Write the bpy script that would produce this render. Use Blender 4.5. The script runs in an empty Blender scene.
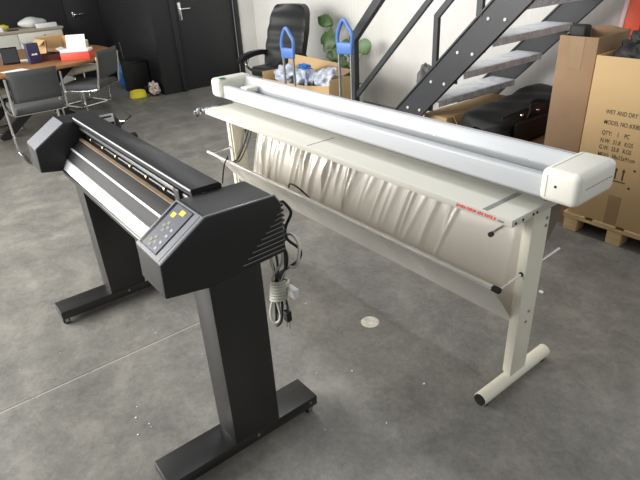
import bpy, bmesh, math, random
from mathutils import Vector, Matrix
random.seed(7)
SC = bpy.context.scene
COL = SC.collection
PI = math.pi

# ------------------------------------------------------------------ materials
def lin(c):
    return tuple(((v/255)/12.92 if v/255 <= .04045 else ((v/255+.055)/1.055)**2.4) for v in c)
def mat(name, rgb, rough=.5, metal=0., var=.0, scale=8., bump=0., bscale=60., spec=.5, rgb2=None, coat=0., stretch=None):
    m = bpy.data.materials.new(name); m.use_nodes = True
    nt = m.node_tree; b = nt.nodes['Principled BSDF']
    b.inputs['Roughness'].default_value = rough
    b.inputs['Metallic'].default_value = metal
    b.inputs['Specular IOR Level'].default_value = spec
    if coat: b.inputs['Coat Weight'].default_value = coat
    tc = nt.nodes.new('ShaderNodeTexCoord'); src = tc.outputs['Object']
    if stretch:
        mp = nt.nodes.new('ShaderNodeMapping'); mp.inputs['Scale'].default_value = stretch
        nt.links.new(src, mp.inputs['Vector']); src = mp.outputs['Vector']
    c = lin(rgb); c2 = lin(rgb2) if rgb2 else tuple(v*(1-var) for v in c)
    n = nt.nodes.new('ShaderNodeTexNoise'); n.inputs['Scale'].default_value = scale; n.inputs['Detail'].default_value = 6
    nt.links.new(src, n.inputs['Vector'])
    r = nt.nodes.new('ShaderNodeValToRGB')
    r.color_ramp.elements[0].position = .32; r.color_ramp.elements[1].position = .68
    r.color_ramp.elements[0].color = (*c2, 1); r.color_ramp.elements[1].color = (*c, 1)
    nt.links.new(n.outputs['Fac'], r.inputs['Fac']); nt.links.new(r.outputs['Color'], b.inputs['Base Color'])
    if bump:
        n2 = nt.nodes.new('ShaderNodeTexNoise'); n2.inputs['Scale'].default_value = bscale; n2.inputs['Detail'].default_value = 4
        nt.links.new(src, n2.inputs['Vector'])
        bp = nt.nodes.new('ShaderNodeBump'); bp.inputs['Strength'].default_value = bump; bp.inputs['Distance'].default_value = .004
        nt.links.new(n2.outputs['Fac'], bp.inputs['Height']); nt.links.new(bp.outputs['Normal'], b.inputs['Normal'])
    return m

M = dict(
 black_shell = mat('black_shell', (26,26,27), .45, var=.15, bump=.12, bscale=400, spec=.6),
 black_metal = mat('black_metal', (25,24,24), .34, var=.12, bump=.03, bscale=300, spec=.75),
 black_matte = mat('black_matte', (24,24,25), .6, var=.2),
 black_gloss = mat('black_gloss', (20,20,22), .25),
 grey_panel  = mat('grey_panel', (136,138,143), .27, var=.06, scale=40, spec=.8),
 grey_pad    = mat('grey_pad', (104,107,115), .35, var=.05),
 platen      = mat('platen_black', (34,34,35), .62, var=.15, spec=.35),
 silver      = mat('silver', (205,206,210), .5, .35, var=.05),
 chrome      = mat('chrome', (225,225,228), .12, 1.),
 reflection_brown   = mat('reflection_brown', (138,126,114), .35, var=.15, scale=10),
 steel       = mat('steel', (165,167,170), .32, .9),
 brown_strip = mat('brown_strip', (150,128,105), .5, var=.2, scale=30),
 brass       = mat('brass', (205,190,150), .3, .9),
 yellow      = mat('yellow', (240,224,60), .5),
 key_pale    = mat('key_pale', (140,138,120), .5),
 key_white   = mat('key_white', (165,170,182), .5),
 cream       = mat('cream_paint', (224,222,210), .42, var=.03, scale=5, bump=.08, bscale=300),
 cream_old   = mat('cream_leg', (238,234,216), .4, var=.03, scale=5),
 cream_cap   = mat('cream_cap', (236,234,224), .38, var=.02),
 alu         = mat('aluminium_rail', (202,205,209), .42, .1, var=.04, scale=3, stretch=(.3,20,20)),
 alu_dull_shaded    = mat('aluminium_dull_shaded', (120,110,101), .45, .2, var=.15, scale=3, stretch=(.3,20,20)),
 grey_bed    = mat('grey_bed', (140,140,136), .5, var=.1),
 red_print   = mat('red_print', (255,72,74), .5),
 dark_print  = mat('dark_print', (60,52,42), .7),
 green       = mat('green_sticker', (20,120,80), .5),
 rubber      = mat('rubber', (30,30,30), .7),
 white_plast = mat('white_plastic', (225,225,222), .45),
 paper       = mat('paper', (240,238,238), .7),
 carton      = mat('carton', (196,164,118), .75, var=.08, scale=3, bump=.1, bscale=120),
 carton_old  = mat('carton_old', (158,128,98), .8, var=.2, scale=4, bump=.2, bscale=40),
 tape        = mat('tape', (150,120,82), .35, var=.1),
 pallet      = mat('pallet_wood', (212,182,132), .7, var=.2, scale=6, stretch=(2,12,12)),
 wood_top    = mat('wood_top', (172,124,80), .4, var=.3, scale=4, stretch=(6,1,1)),
 chair_grey  = mat('chair_fabric', (78,80,80), .85, var=.12, scale=60, bump=.3, bscale=500),
 chair_cream = mat('chair_cream', (222,216,196), .6, var=.05),
 leather     = mat('black_leather', (38,39,40), .42, var=.2, bump=.35, bscale=150),
 nylon       = mat('black_nylon', (26,26,27), .6, var=.3, scale=10, bump=.3, bscale=200),
 blue_plast  = mat('blue_plastic', (84,128,200), .4, var=.1),
 cable_black = mat('cable_black', (24,24,25), .45),
 cable_white = mat('cable_white', (205,204,192), .5),
 cab_white   = mat('cabinet_white', (226,224,212), .45, var=.03),
 cab_top     = mat('cabinet_top', (190,180,160), .5, var=.08),
 red_box     = mat('red_box', (226,84,66), .5, var=.1),
 navy        = mat('navy', (52,50,84), .4, var=.1),
 navy_wood   = mat('red_brown', (92,48,36), .6, var=.3),
 orange      = mat('orange_red', (255,82,24), .45, var=.08),
 pinkwhite   = mat('pink_white', (250,215,215), .5),
 stair_black = mat('stair_black', (52,54,58), .42, var=.1, bump=.1, bscale=200),
 felt        = mat('grey_felt', (120,118,116), .9, var=.3, scale=30, bump=.4, bscale=200),
 leaf        = mat('leaf', (62,92,40), .45, var=.4, scale=12),
 leaf_pale   = mat('leaf_pale', (110,135,95), .5, var=.2, scale=12),
 stem        = mat('stem', (150,165,120), .6),
 door_black  = mat('door_black', (40,41,43), .5, var=.06),
 wall_black  = mat('wall_black', (36,37,39), .45, var=.12, bump=.15, bscale=90),
 blue_bag    = mat('blue_bag', (40,120,205), .35, var=.5, scale=25, bump=.6, bscale=60),
 grey_bowl   = mat('soil', (70,60,50), .9),
)
def satin():
    m = mat('satin', (236,231,223), .36, var=.04, scale=2)
    b = m.node_tree.nodes['Principled BSDF']
    b.inputs['Metallic'].default_value = .2; b.inputs['Roughness'].default_value = .2
    b.inputs['Specular IOR Level'].default_value = .8
    return m
M['satin'] = satin()
def clear_film():
    m = bpy.data.materials.new('clear_film'); m.use_nodes = True; nt = m.node_tree
    nt.nodes.remove(nt.nodes['Principled BSDF']); out = nt.nodes['Material Output']
    t = nt.nodes.new('ShaderNodeBsdfTransparent'); t.inputs[0].default_value = (.96,.96,.96,1)
    g = nt.nodes.new('ShaderNodeBsdfGlossy'); g.inputs['Roughness'].default_value = .15
    x = nt.nodes.new('ShaderNodeMixShader'); x.inputs[0].default_value = .07; nt.links.new(t.outputs[0], x.inputs[1]); nt.links.new(g.outputs[0], x.inputs[2])
    nt.links.new(x.outputs[0], out.inputs['Surface']); return m
M['film'] = clear_film()
def plastic_bags():
    m = mat('crumpled_plastic', (214,218,224), .25, rgb2=(140,155,180), scale=14, bump=.6, bscale=40)
    return m
M['plastic'] = plastic_bags()
def dotted():
    m = mat('dotted_cloth', (238,232,222), .8)
    nt = m.node_tree; b = nt.nodes['Principled BSDF']
    v = nt.nodes.new('ShaderNodeTexVoronoi'); v.inputs['Scale'].default_value = 17
    tc = nt.nodes.new('ShaderNodeTexCoord'); nt.links.new(tc.outputs['Object'], v.inputs['Vector'])
    r = nt.nodes.new('ShaderNodeValToRGB'); r.color_ramp.interpolation = 'CONSTANT'
    r.color_ramp.elements[0].color = (.02,.02,.03,1); r.color_ramp.elements[1].position = .3
    r.color_ramp.elements[1].color = (*lin((240,232,222)),1)
    e = r.color_ramp.elements.new(.62); e.color = (*lin((240,200,190)),1)
    nt.links.new(v.outputs['Distance'], r.inputs['Fac']); nt.links.new(r.outputs['Color'], b.inputs['Base Color'])
    return m
M['dotted'] = dotted()
def tread_mat():
    m = mat('galvanised_tread', (238,240,244), .5, .0, rgb2=(205,209,215), scale=14)
    nt = m.node_tree; b = nt.nodes['Principled BSDF']
    tc = nt.nodes.new('ShaderNodeTexCoord'); w = nt.nodes.new('ShaderNodeTexWave'); w.bands_direction = 'Y'
    w.inputs['Scale'].default_value = 9
    nt.links.new(tc.outputs['Object'], w.inputs['Vector'])
    bp = nt.nodes.new('ShaderNodeBump'); bp.inputs['Strength'].default_value = .8; bp.inputs['Distance'].default_value = .012
    nt.links.new(w.outputs['Fac'], bp.inputs['Height']); nt.links.new(bp.outputs['Normal'], b.inputs['Normal'])
    return m
M['tread'] = tread_mat()
def white_wall():
    m = mat('white_wall_panel', (238,237,233), .6, rgb2=(224,222,216), scale=1.3)
    nt = m.node_tree; b = nt.nodes['Principled BSDF']
    tc = nt.nodes.new('ShaderNodeTexCoord'); w = nt.nodes.new('ShaderNodeTexWave'); w.bands_direction = 'X'
    w.inputs['Scale'].default_value = 5.2; w.inputs['Distortion'].default_value = .4; w.inputs['Detail'].default_value = 2
    nt.links.new(tc.outputs['Object'], w.inputs['Vector'])
    bp = nt.nodes.new('ShaderNodeBump'); bp.inputs['Strength'].default_value = .35; bp.inputs['Distance'].default_value = .006
    nt.links.new(w.outputs['Fac'], bp.inputs['Height']); nt.links.new(bp.outputs['Normal'], b.inputs['Normal'])
    return m
M['white_wall'] = white_wall()
def ribbed_black():
    m = mat('wall_black_ribbed', (38,39,41), .42, var=.1, scale=2)
    nt = m.node_tree; b = nt.nodes['Principled BSDF']
    tc = nt.nodes.new('ShaderNodeTexCoord'); w = nt.nodes.new('ShaderNodeTexWave'); w.bands_direction = 'Z'
    w.inputs['Scale'].default_value = 7
    nt.links.new(tc.outputs['Object'], w.inputs['Vector'])
    bp = nt.nodes.new('ShaderNodeBump'); bp.inputs['Strength'].default_value = .25; bp.inputs['Distance'].default_value = .006
    nt.links.new(w.outputs['Fac'], bp.inputs['Height']); nt.links.new(bp.outputs['Normal'], b.inputs['Normal'])
    return m
M['wall_ribbed'] = ribbed_black()
def concrete():
    m = bpy.data.materials.new('power_floated_concrete'); m.use_nodes = True
    nt = m.node_tree; N = nt.nodes; L = nt.links; b = N['Principled BSDF']
    tc = N.new('ShaderNodeTexCoord'); P = tc.outputs['Object']
    def noise(s, d=6, rough=.6, vec=P, dist=0):
        n = N.new('ShaderNodeTexNoise'); n.inputs['Scale'].default_value = s; n.inputs['Detail'].default_value = d
        n.inputs['Roughness'].default_value = rough; n.inputs['Distortion'].default_value = dist
        L.new(vec, n.inputs['Vector']); return n.outputs['Fac']
    def ramp(f, stops):
        r = N.new('ShaderNodeValToRGB')
        while len(r.color_ramp.elements) < len(stops): r.color_ramp.elements.new(.5)
        for e, (p, c) in zip(r.color_ramp.elements, stops): e.position = p; e.color = (*lin(c), 1)
        L.new(f, r.inputs['Fac']); return r.outputs['Color']
    def mix(a, c, f, mode='MIX'):
        x = N.new('ShaderNodeMix'); x.data_type = 'RGBA'; x.blend_type = mode
        if isinstance(f, float): x.inputs[0].default_value = f
        else: L.new(f, x.inputs[0])
        L.new(a, x.inputs[6]) if not isinstance(a, tuple) else setattr(x.inputs[6], 'default_value', a)
        L.new(c, x.inputs[7]) if not isinstance(c, tuple) else setattr(x.inputs[7], 'default_value', c)
        return x.outputs[2]
    base = ramp(noise(1.6, 8, .62, dist=.2), [(.3, (88,87,83)), (.5, (116,114,108)), (.7, (140,137,129))])
    blot = ramp(noise(6.5, 8, .72, dist=.2), [(.3, (72,71,69)), (.52, (116,114,109)), (.74, (160,156,147))])
    fine = ramp(noise(38, 8, .85), [(.34, (74,74,72)), (.66, (172,169,160))])
    c = mix(base, blot, .6); c = mix(c, fine, .34)
    c = mix(c, ramp(noise(3.4, 10, .74, dist=.3), [(.36, (52,51,49)), (.52, (122,120,113)), (.70, (184,178,165))]), .30)
    # saw cut joint running across the slab, parallel to the cutter's end
    sx = N.new('ShaderNodeSeparateXYZ'); L.new(P, sx.inputs[0])
    def line(sock, at, w):
        s = N.new('ShaderNodeMath'); s.operation = 'SUBTRACT'; s.inputs[1].default_value = at; L.new(sock, s.inputs[0])
        a = N.new('ShaderNodeMath'); a.operation = 'ABSOLUTE'; L.new(s.outputs[0], a.inputs[0])
        l = N.new('ShaderNodeMath'); l.operation = 'LESS_THAN'; l.inputs[1].default_value = w; L.new(a.outputs[0], l.inputs[0])
        return l.outputs[0]
    yl = N.new('ShaderNodeMath'); yl.operation = 'LESS_THAN'; yl.inputs[1].default_value = .95; L.new(sx.outputs[1], yl.inputs[0])
    brk = N.new('ShaderNodeMath'); brk.operation = 'GREATER_THAN'; brk.inputs[1].default_value = .4; L.new(noise(6, 4), brk.inputs[0])
    ml = N.new('ShaderNodeMath'); ml.operation = 'MULTIPLY'; L.new(line(sx.outputs[0], -2.13, .004), ml.inputs[0]); L.new(brk.outputs[0], ml.inputs[1])
    dk = N.new('ShaderNodeMath'); dk.operation = 'MULTIPLY'; dk.inputs[1].default_value = .6; L.new(line(sx.outputs[0], -2.138, .004), dk.inputs[0])
    m2 = N.new('ShaderNodeMath'); m2.operation = 'MULTIPLY'; L.new(dk.outputs[0], m2.inputs[0]); L.new(yl.outputs[0], m2.inputs[1])
    m3 = N.new('ShaderNodeMath'); m3.operation = 'MULTIPLY'; L.new(ml.outputs[0], m3.inputs[0]); L.new(yl.outputs[0], m3.inputs[1])
    m4 = N.new('ShaderNodeMath'); m4.operation = 'MULTIPLY'; m4.inputs[1].default_value = .55; L.new(m3.outputs[0], m4.inputs[0])
    c = mix(c, (*lin((82,80,76)), 1), m2.outputs[0])
    c = mix(c, (*lin((186,182,170)), 1), m4.outputs[0])
    L.new(c, b.inputs['Base Color'])
    rr = N.new('ShaderNodeMapRange'); rr.inputs['To Min'].default_value = .34; rr.inputs['To Max'].default_value = .55
    L.new(noise(3.2, 5), rr.inputs['Value']); L.new(rr.outputs[0], b.inputs['Roughness'])
    bp = N.new('ShaderNodeBump'); bp.inputs['Strength'].default_value = .12; bp.inputs['Distance'].default_value = .004
    L.new(noise(60, 5), bp.inputs['Height']); L.new(bp.outputs['Normal'], b.inputs['Normal'])
    return m
M['concrete'] = concrete()
M['patch'] = mat('floor_patch', (232,228,214), .6, rgb2=(196,192,180), scale=40)

# ------------------------------------------------------------------ mesh tools
class MB:
    def __init__(s): s.bm = bmesh.new()
    def _merge(s, bm2):
        me = bpy.data.meshes.new('t'); bm2.to_mesh(me); bm2.free(); s.bm.from_mesh(me); bpy.data.meshes.remove(me)
    def box(s, lo, hi, bev=0, segs=2, rot=None):
        b = bmesh.new(); lo = Vector(lo); hi = Vector(hi)
        bmesh.ops.create_cube(b, size=1)
        for v in b.verts: v.co = Vector((v.co.x*(hi.x-lo.x), v.co.y*(hi.y-lo.y), v.co.z*(hi.z-lo.z)))
        if bev: bmesh.ops.bevel(b, geom=b.edges[:], offset=bev, segments=segs, profile=.5, affect='EDGES')
        c = (lo+hi)/2
        for v in b.verts:
            if rot: v.co = rot @ v.co
            v.co += c
        s._merge(b); return s
    def prism(s, poly, axis, a, b_, bev=0, segs=2):
        # poly: list of 2D points in the plane normal to axis ('x': (y,z); 'y': (x,z); 'z': (x,y))
        b = bmesh.new()
        def P(u, w, t): return {'x': (t,u,w), 'y': (u,t,w), 'z': (u,w,t)}[axis]
        A = [b.verts.new(P(u,w,a)) for u,w in poly]; B = [b.verts.new(P(u,w,b_)) for u,w in poly]
        b.faces.new(A); b.faces.new(B[::-1])
        n = len(poly)
        for i in range(n): b.faces.new((A[i], B[i], B[(i+1)%n], A[(i+1)%n]))
        bmesh.ops.recalc_face_normals(b, faces=b.faces[:])
        if bev: bmesh.ops.bevel(b, geom=b.edges[:], offset=bev, segments=segs, profile=.5, affect='EDGES')
        s._merge(b); return s
    def tube(s, pts, r, n=10, closed=False, caps=True):
        b = bmesh.new(); pts = [Vector(p) for p in pts]; k = len(pts)
        T = []
        for i in range(k):
            if closed: t = pts[(i+1)%k]-pts[(i-1)%k]
            else: t = pts[min(i+1,k-1)]-pts[max(i-1,0)]
            T.append(t.normalized())
        up = Vector((0,0,1)) if abs(T[0].z) < .9 else Vector((1,0,0))
        u = T[0].cross(up).normalized(); rings = []
        for i in range(k):
            u = (u - T[i]*u.dot(T[i])).normalized(); w = T[i].cross(u)
            rr = r[i] if isinstance(r, (list,tuple)) else r
            rings.append([b.verts.new(pts[i]+(u*math.cos(2*PI*j/n)+w*math.sin(2*PI*j/n))*rr) for j in range(n)])
        for i in range(k if closed else k-1):
            R1, R2 = rings[i], rings[(i+1)%k]
            for j in range(n): b.faces.new((R1[j], R1[(j+1)%n], R2[(j+1)%n], R2[j]))
        if caps and not closed: b.faces.new(rings[0][::-1]); b.faces.new(rings[-1])
        bmesh.ops.recalc_face_normals(b, faces=b.faces[:])
        s._merge(b); return s
    def sbar(s, pts, w, h, side=(0,1,0)):
        # rectangular bar along a polyline; 'side' is the width direction
        b = bmesh.new(); pts = [Vector(p) for p in pts]; k = len(pts); sd = Vector(side).normalized(); rings = []
        for i in range(k):
            if 0 < i < k-1:
                t1 = (pts[i]-pts[i-1]).normalized(); t2 = (pts[i+1]-pts[i]).normalized(); t = (t1+t2).normalized()
                n0 = t.cross(sd).normalized(); sc = 1/max(.3, t.dot(t1))
            else:
                t = (pts[min(i+1,k-1)]-pts[max(i-1,0)]).normalized(); n0 = t.cross(sd).normalized(); sc = 1
            rings.append([b.verts.new(pts[i]+sd*(a*w/2)+n0*(c*h/2*sc)) for a,c in ((-1,-1),(1,-1),(1,1),(-1,1))])
        for i in range(k-1):
            for j in range(4): b.faces.new((rings[i][j], rings[i][(j+1)%4], rings[i+1][(j+1)%4], rings[i+1][j]))
        b.faces.new(rings[0][::-1]); b.faces.new(rings[-1])
        bmesh.ops.recalc_face_normals(b, faces=b.faces[:])
        s._merge(b); return s
    def lathe(s, prof, c=(0,0,0), n=24, axis='z'):
        b = bmesh.new(); c = Vector(c); rings = []
        for r, z in prof:
            ring = []
            for j in range(n):
                a = 2*PI*j/n; p = (r*math.cos(a), r*math.sin(a), z)
                if axis == 'x': p = (p[2], p[0], p[1])
                if axis == 'y': p = (p[0], p[2], p[1])
                ring.append(b.verts.new(c+Vector(p)))
            rings.append(ring)
        for i in range(len(rings)-1):
            for j in range(n): b.faces.new((rings[i][j], rings[i][(j+1)%n], rings[i+1][(j+1)%n], rings[i+1][j]))
        if prof[0][0] > 1e-4: b.faces.new(rings[0][::-1])
        if prof[-1][0] > 1e-4: b.faces.new(rings[-1])
        bmesh.ops.remove_doubles(b, verts=b.verts[:], dist=1e-5)
        bmesh.ops.recalc_face_normals(b, faces=b.faces[:])
        s._merge(b); return s
    def cyl(s, p0, p1, r, n=16): return s.tube([p0, p1], r, n)
    def blob(s, c, rad, f=None, sub=4):
        b = bmesh.new(); bmesh.ops.create_icosphere(b, subdivisions=sub, radius=1)
        for v in b.verts:
            d = v.co.normalized(); k = f(d) if f else 1
            v.co = Vector(c)+Vector((d.x*rad[0], d.y*rad[1], d.z*rad[2]))*k
        s._merge(b); return s
    def grid(s, fn, nu, nv, thick=0):
        b = bmesh.new(); V = [[b.verts.new(fn(i/nu, j/nv)) for j in range(nv+1)] for i in range(nu+1)]
        for i in range(nu):
            for j in range(nv): b.faces.new((V[i][j], V[i+1][j], V[i+1][j+1], V[i][j+1]))
        bmesh.ops.recalc_face_normals(b, faces=b.faces[:])
        if thick: bmesh.ops.solidify(b, geom=b.faces[:], thickness=thick)
        s._merge(b); return s
    def xf(s, mtx):
        bmesh.ops.transform(s.bm, matrix=mtx, verts=s.bm.verts[:]); return s

LOC = {}
def obj(name, mb, m, parent=None, smooth=35, label=None):
    if parent is not None and parent in LOC and LOC[parent] is not None:
        bmesh.ops.translate(mb.bm, vec=-LOC[parent], verts=mb.bm.verts[:])
    me = bpy.data.meshes.new(name); mb.bm.to_mesh(me); mb.bm.free()
    for p in me.polygons: p.use_smooth = True
    me.set_sharp_from_angle(angle=math.radians(smooth))
    me.materials.append(M[m] if isinstance(m, str) else m)
    o = bpy.data.objects.new(name, me); COL.objects.link(o)
    if parent is not None:
        o.parent = parent; LOC[o] = LOC.get(parent)
    if label: o['label'] = label
    return o
def tag(o, label, cat, group=None):
    o['label'] = label; o['category'] = cat
    if group: o['group'] = group
    return o
def thing(name, label, cat, loc=(0,0,0), rz=0, group=None, local=False):
    # local=False: the parts are given in world coordinates (moved to the empty); local=True: in the thing's own frame
    o = bpy.data.objects.new(name, None); COL.objects.link(o); o.location = loc; o.rotation_euler = (0,0,rz)
    o.empty_display_size = .1
    LOC[o] = None if local else Vector(loc)
    return tag(o, label, cat, group)
def solo(name, mb, m, label, cat, loc=None, rz=0, group=None, smooth=35):
    o = obj(name, mb, m, smooth=smooth)
    if loc is not None: o.location = loc; o.rotation_euler = (0,0,rz)
    return tag(o, label, cat, group)
def struct(name, mb, m, label=None):
    o = obj(name, mb, m); o['kind'] = 'structure'
    if label: o['label'] = label
    return o
def smoothpath(P, k=6):
    P = [Vector(p) for p in P]; out = []
    for i in range(len(P)-1):
        p0 = P[max(i-1,0)]; p1 = P[i]; p2 = P[i+1]; p3 = P[min(i+2,len(P)-1)]
        for j in range(k):
            t = j/k
            out.append(.5*((2*p1)+(p2-p0)*t+(2*p0-5*p1+4*p2-p3)*t*t+(3*p1-p0-3*p2+p3)*t**3))
    out.append(P[-1]); return out
def text_mesh(s, size, mtx, shear=0, bold=0):
    cu = bpy.data.curves.new('t', 'FONT'); cu.body = s; cu.size = size; cu.shear = shear; cu.offset = bold; cu.extrude = .0004
    o = bpy.data.objects.new('t', cu); COL.objects.link(o)
    dg = bpy.context.evaluated_depsgraph_get(); me = bpy.data.meshes.new_from_object(o.evaluated_get(dg))
    bpy.data.objects.remove(o); bpy.data.curves.remove(cu)
    mb = MB(); mb.bm.from_mesh(me); bpy.data.meshes.remove(me); return mb.xf(mtx)

# ------------------------------------------------------------------ setting
WY = 4.42
struct('floor', MB().box((-10.4,-3.2,-.1),(2.6,WY+.02,0)), 'concrete', 'grey power-floated concrete floor with a saw cut joint')
struct('wall_back', MB().box((-7.2,WY,0),(2.6,WY+.12,4.2)), 'white_wall', 'white ribbed panel wall behind the staircase')
struct('wall_side', MB().box((-7.32,4.17,0),(-7.2,WY,4.2)), 'white_wall')
w = MB().box((-7.32,2.865,0),(-7.2,3.15,4.2)); w.box((-7.32,3.15,2.15),(-7.2,4.17,4.2))
struct('wall_pier', w, 'wall_black', 'black wall around the black door')
struct('wall_return', MB().box((-9.3,2.865,0),(-7.32,2.985,4.2)), 'wall_ribbed', 'black ribbed wall')
w = MB().box((-9.32,-3.2,0),(-9.2,2.33,4.2)); w.box((-9.32,2.33,2.15),(-9.2,2.865,4.2))
struct('wall_far', w, 'wall_black', 'black wall behind the white sideboard')
struct('trim_1', MB().box((-7.21,3.135,0),(-7.175,3.195,2.2),.006).box((-7.21,4.09,0),(-7.175,4.15,2.2),.006).box((-7.21,3.195,2.14),(-7.175,4.09,2.2),.006), 'door_black')
def lever(parent, x, y, z, sy, dn=.12, up=.1):
    obj('handle_plate', MB().box((x,y-.022,z-dn),(x+.012,y+.022,z+up),.005), 'chrome', parent)
    obj('door_handle', MB().tube(smoothpath([(x+.01,y,z+.02),(x+.05,y,z+.02),(x+.055,y+sy*.03,z+.02),(x+.055,y+sy*.13,z+.02)],4), .011, 10), 'chrome', parent)
d = bpy.data.objects.new('door_1', None); COL.objects.link(d); d.location = (-7.22,3.64,0); d['kind']='structure'; d['label']='black door with silver lever handle beside the white wall'; LOC[d]=Vector(d.location)
obj('door_leaf', MB().box((-7.26,3.2,.008),(-7.215,4.085,2.135),.004), 'door_black', d)
lever(d, -7.215, 3.275, 1.04, 1)
obj('hinge', MB().cyl((-7.2,4.083,1.15),(-7.2,4.083,1.25),.012), 'silver', d)
d = bpy.data.objects.new('door_2', None); COL.objects.link(d); d.location = (-9.22,2.6,0); d['kind']='structure'; d['label']='black door with silver lever handle beside the sideboard'; LOC[d]=Vector(d.location)
obj('door_leaf', MB().box((-9.26,2.335,.008),(-9.215,2.86,2.14),.004), 'door_black', d)
lever(d, -9.215, 2.46, .97, 1, .012, .055)
o = struct('trim_2', MB().lathe([(0,0),(.045,0),(.045,.0015),(0,.0015)], (-1.559,1.439,0), 28), 'patch', 'pale round patch set in the concrete floor')

# ------------------------------------------------------------------ black vinyl cutter
VC = thing('vinyl_cutter', 'large black vinyl cutter on two column legs in the foreground', 'vinyl cutter', (-2.06,.6,0))
XN, XNI, XFI, XF = -1.271, -1.446, -2.677, -2.847
prof = [(.396,.766),(.401,.877),(.552,.972),(.785,.966),(.808,.93),(.812,.762),(.65,.752),(.53,.745)]
def end_cover(x0, x1):
    return MB().prism(prof, 'x', x0, x1, .006, 3)
near = obj('end_cover', end_cover(XNI, XN), 'black_shell', VC)
far = obj('end_cover', end_cover(XF, XFI), 'black_shell', VC)
for x_ in (XN, XFI):  # pale strip laid along the cover edge to paint in its highlight
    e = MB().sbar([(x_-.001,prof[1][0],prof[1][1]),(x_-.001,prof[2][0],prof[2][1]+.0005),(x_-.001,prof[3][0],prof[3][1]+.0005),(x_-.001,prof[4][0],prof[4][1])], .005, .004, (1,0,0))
    if x_ == XN: obj('edge_strip', e, 'grey_panel', near, label='thin grey strip imitating the edge highlight of the near cover')
# sloped front panel frame: s along x (0 inner .. 1 outer), t up the slope, h off it
p0 = Vector((0,.401,.877)); p1 = Vector((0,.552,.972)); sl = (p1-p0); nrm = Vector((0,-sl.z,sl.y)).normalized()
def SP(x, t, h): q = p0+sl*t+nrm*h; return Vector((x,q.y,q.z))
def slab(x0, x1, t0, t1, h0, h1, mb=None, skew=0):
    mb = mb or MB(); b = bmesh.new()
    V = [b.verts.new(SP(x, t, h)) for h in (h0,h1) for x,t in ((x0,t0),(x1,t0),(x1+skew,t1),(x0+skew,t1))]
    for f in ((3,2,1,0),(4,5,6,7),(0,1,5,4),(1,2,6,5),(2,3,7,6),(3,0,4,7)): b.faces.new([V[i] for i in f])
    bmesh.ops.recalc_face_normals(b, faces=b.faces[:]); mb._merge(b); return mb
panel = obj('control_panel', slab(XNI+.001, XN-.002, .01, .985, -.002, .003), 'grey_panel', VC, label='grey sloped control panel')
obj('panel_gasket', slab(XNI+.010, XN-.045, .07, .95, .003, .0042), 'black_matte', panel, label='black gap around the keypad')
obj('display', slab(XNI+.012, XNI+.030, .09, .94, .0042, .0052), 'black_gloss', panel, label='dark display strip')
pad = obj('keypad', slab(XNI+.030, XN-.048, .085, .935, .0042, .006), 'grey_pad', panel)
obj('panel_groove', slab(XN-.016, XN-.0135, .02, .97, .003, .0034), 'black_matte', panel)
def key(x, t, wx, wt, m, lab=None): obj('button', slab(x-wx, x+wx, t-wt, t+wt, .006, .0068), m, panel, label=lab)
for (cx, ct) in ((-1.378,.52),(-1.378,.22)):
    for dx, dt in ((-.013,.0),(.013,.0),(0,.075),(0,-.075)): key(cx+dx, ct+dt, .0075, .026, 'key_pale')
for ct in (.15,.27,.40,.52): key(-1.340, ct, .006, .024, 'key_white')
obj('yellow_sticker', slab(-1.402,-1.380,.70,.79,.006,.0068), 'yellow', panel, label='yellow sticker')
obj('yellow_sticker', slab(-1.372,-1.346,.80,.89,.006,.0068), 'yellow', panel, label='yellow sticker')
obj('front_panel', slab(XF+.003, XFI-.002, .01, .985, -.002, .003), 'grey_panel', VC, label='grey sloped panel of the far end cover')
# vents: thin diagonal grille bars on the near end
v = MB()
for k in range(9):
    z = .9-.0158*k; y0 = .789-.0185*max(0,k-.5)
    b = bmesh.new()
    V = [b.verts.new(q) for q in ((XN-.001,y0,z),(XN-.001,.806,z+.004),(XN+.0015,.806,z+.004),(XN+.0015,y0,z),(XN-.001,y0,z-.0022),(XN-.001,.806,z+.0018),(XN+.0015,.806,z+.0018),(XN+.0015,y0,z-.0022))]
    for f in ((0,1,2,3),(7,6,5,4),(0,4,5,1),(1,5,6,2),(2,6,7,3),(3,7,4,0)): b.faces.new([V[i] for i in f])
    bmesh.ops.recalc_face_normals(b, faces=b.faces[:]); v._merge(b)
obj('vent', v, 'grey_bed', VC, label='grey vent ribs on the near end')
v = MB()
for k in range(8):
    z = .925-.0175*k
    v.box((XNI+.02, .800, z-.005),(XN-.002, .817, z+.003), .002)
obj('vent', v, 'black_shell', VC)
# long body
top = MB().prism([(.600,.962),(.597,.985),(.602,.988),(.694,.988),(.704,.978),(.704,.742),(.690,.742),(.690,.968),(.610,.968),(.610,.962)], 'x', XFI, XNI, .0015, 1)
obj('top_cover', top, 'black_shell', VC)
obj('edge_strip', MB().box((XFI,.595,.982),(XNI,.5985,.988),.001), 'silver', VC, label='thin silver strip along the top cover')
obj('carriage_rail', MB().box((XFI,.655,.905),(XNI,.690,.955),.003), 'steel', VC)
obj('carriage_rail', MB().box((XFI,.64,.93),(XNI,.652,.948),.002), 'black_metal', VC)
plat = MB().prism([(.500,.735),(.496,.752),(.526,.802),(.532,.815),(.556,.846),(.60,.878),(.64,.882),(.690,.882),(.690,.735)], 'x', XFI, XNI, .001, 1)
obj('platen', plat, 'platen', VC)
obj('guide_strip', MB().prism([(.598,.879),(.598,.884),(.612,.886),(.612,.880)], 'x', XFI, XNI), 'brown_strip', VC, label='tan cutting strip')
obj('guide_strip', MB().prism([(.551,.842),(.549,.845),(.556,.8505),(.558,.848)], 'x', XFI, XNI), 'silver', VC, label='thin silver line on the platen')
obj('front_rail', MB().prism([(.497,.757),(.494,.760),(.520,.801),(.525,.801)], 'x', XFI, XNI), 'silver', VC, label='bright aluminium front rail')
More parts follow.
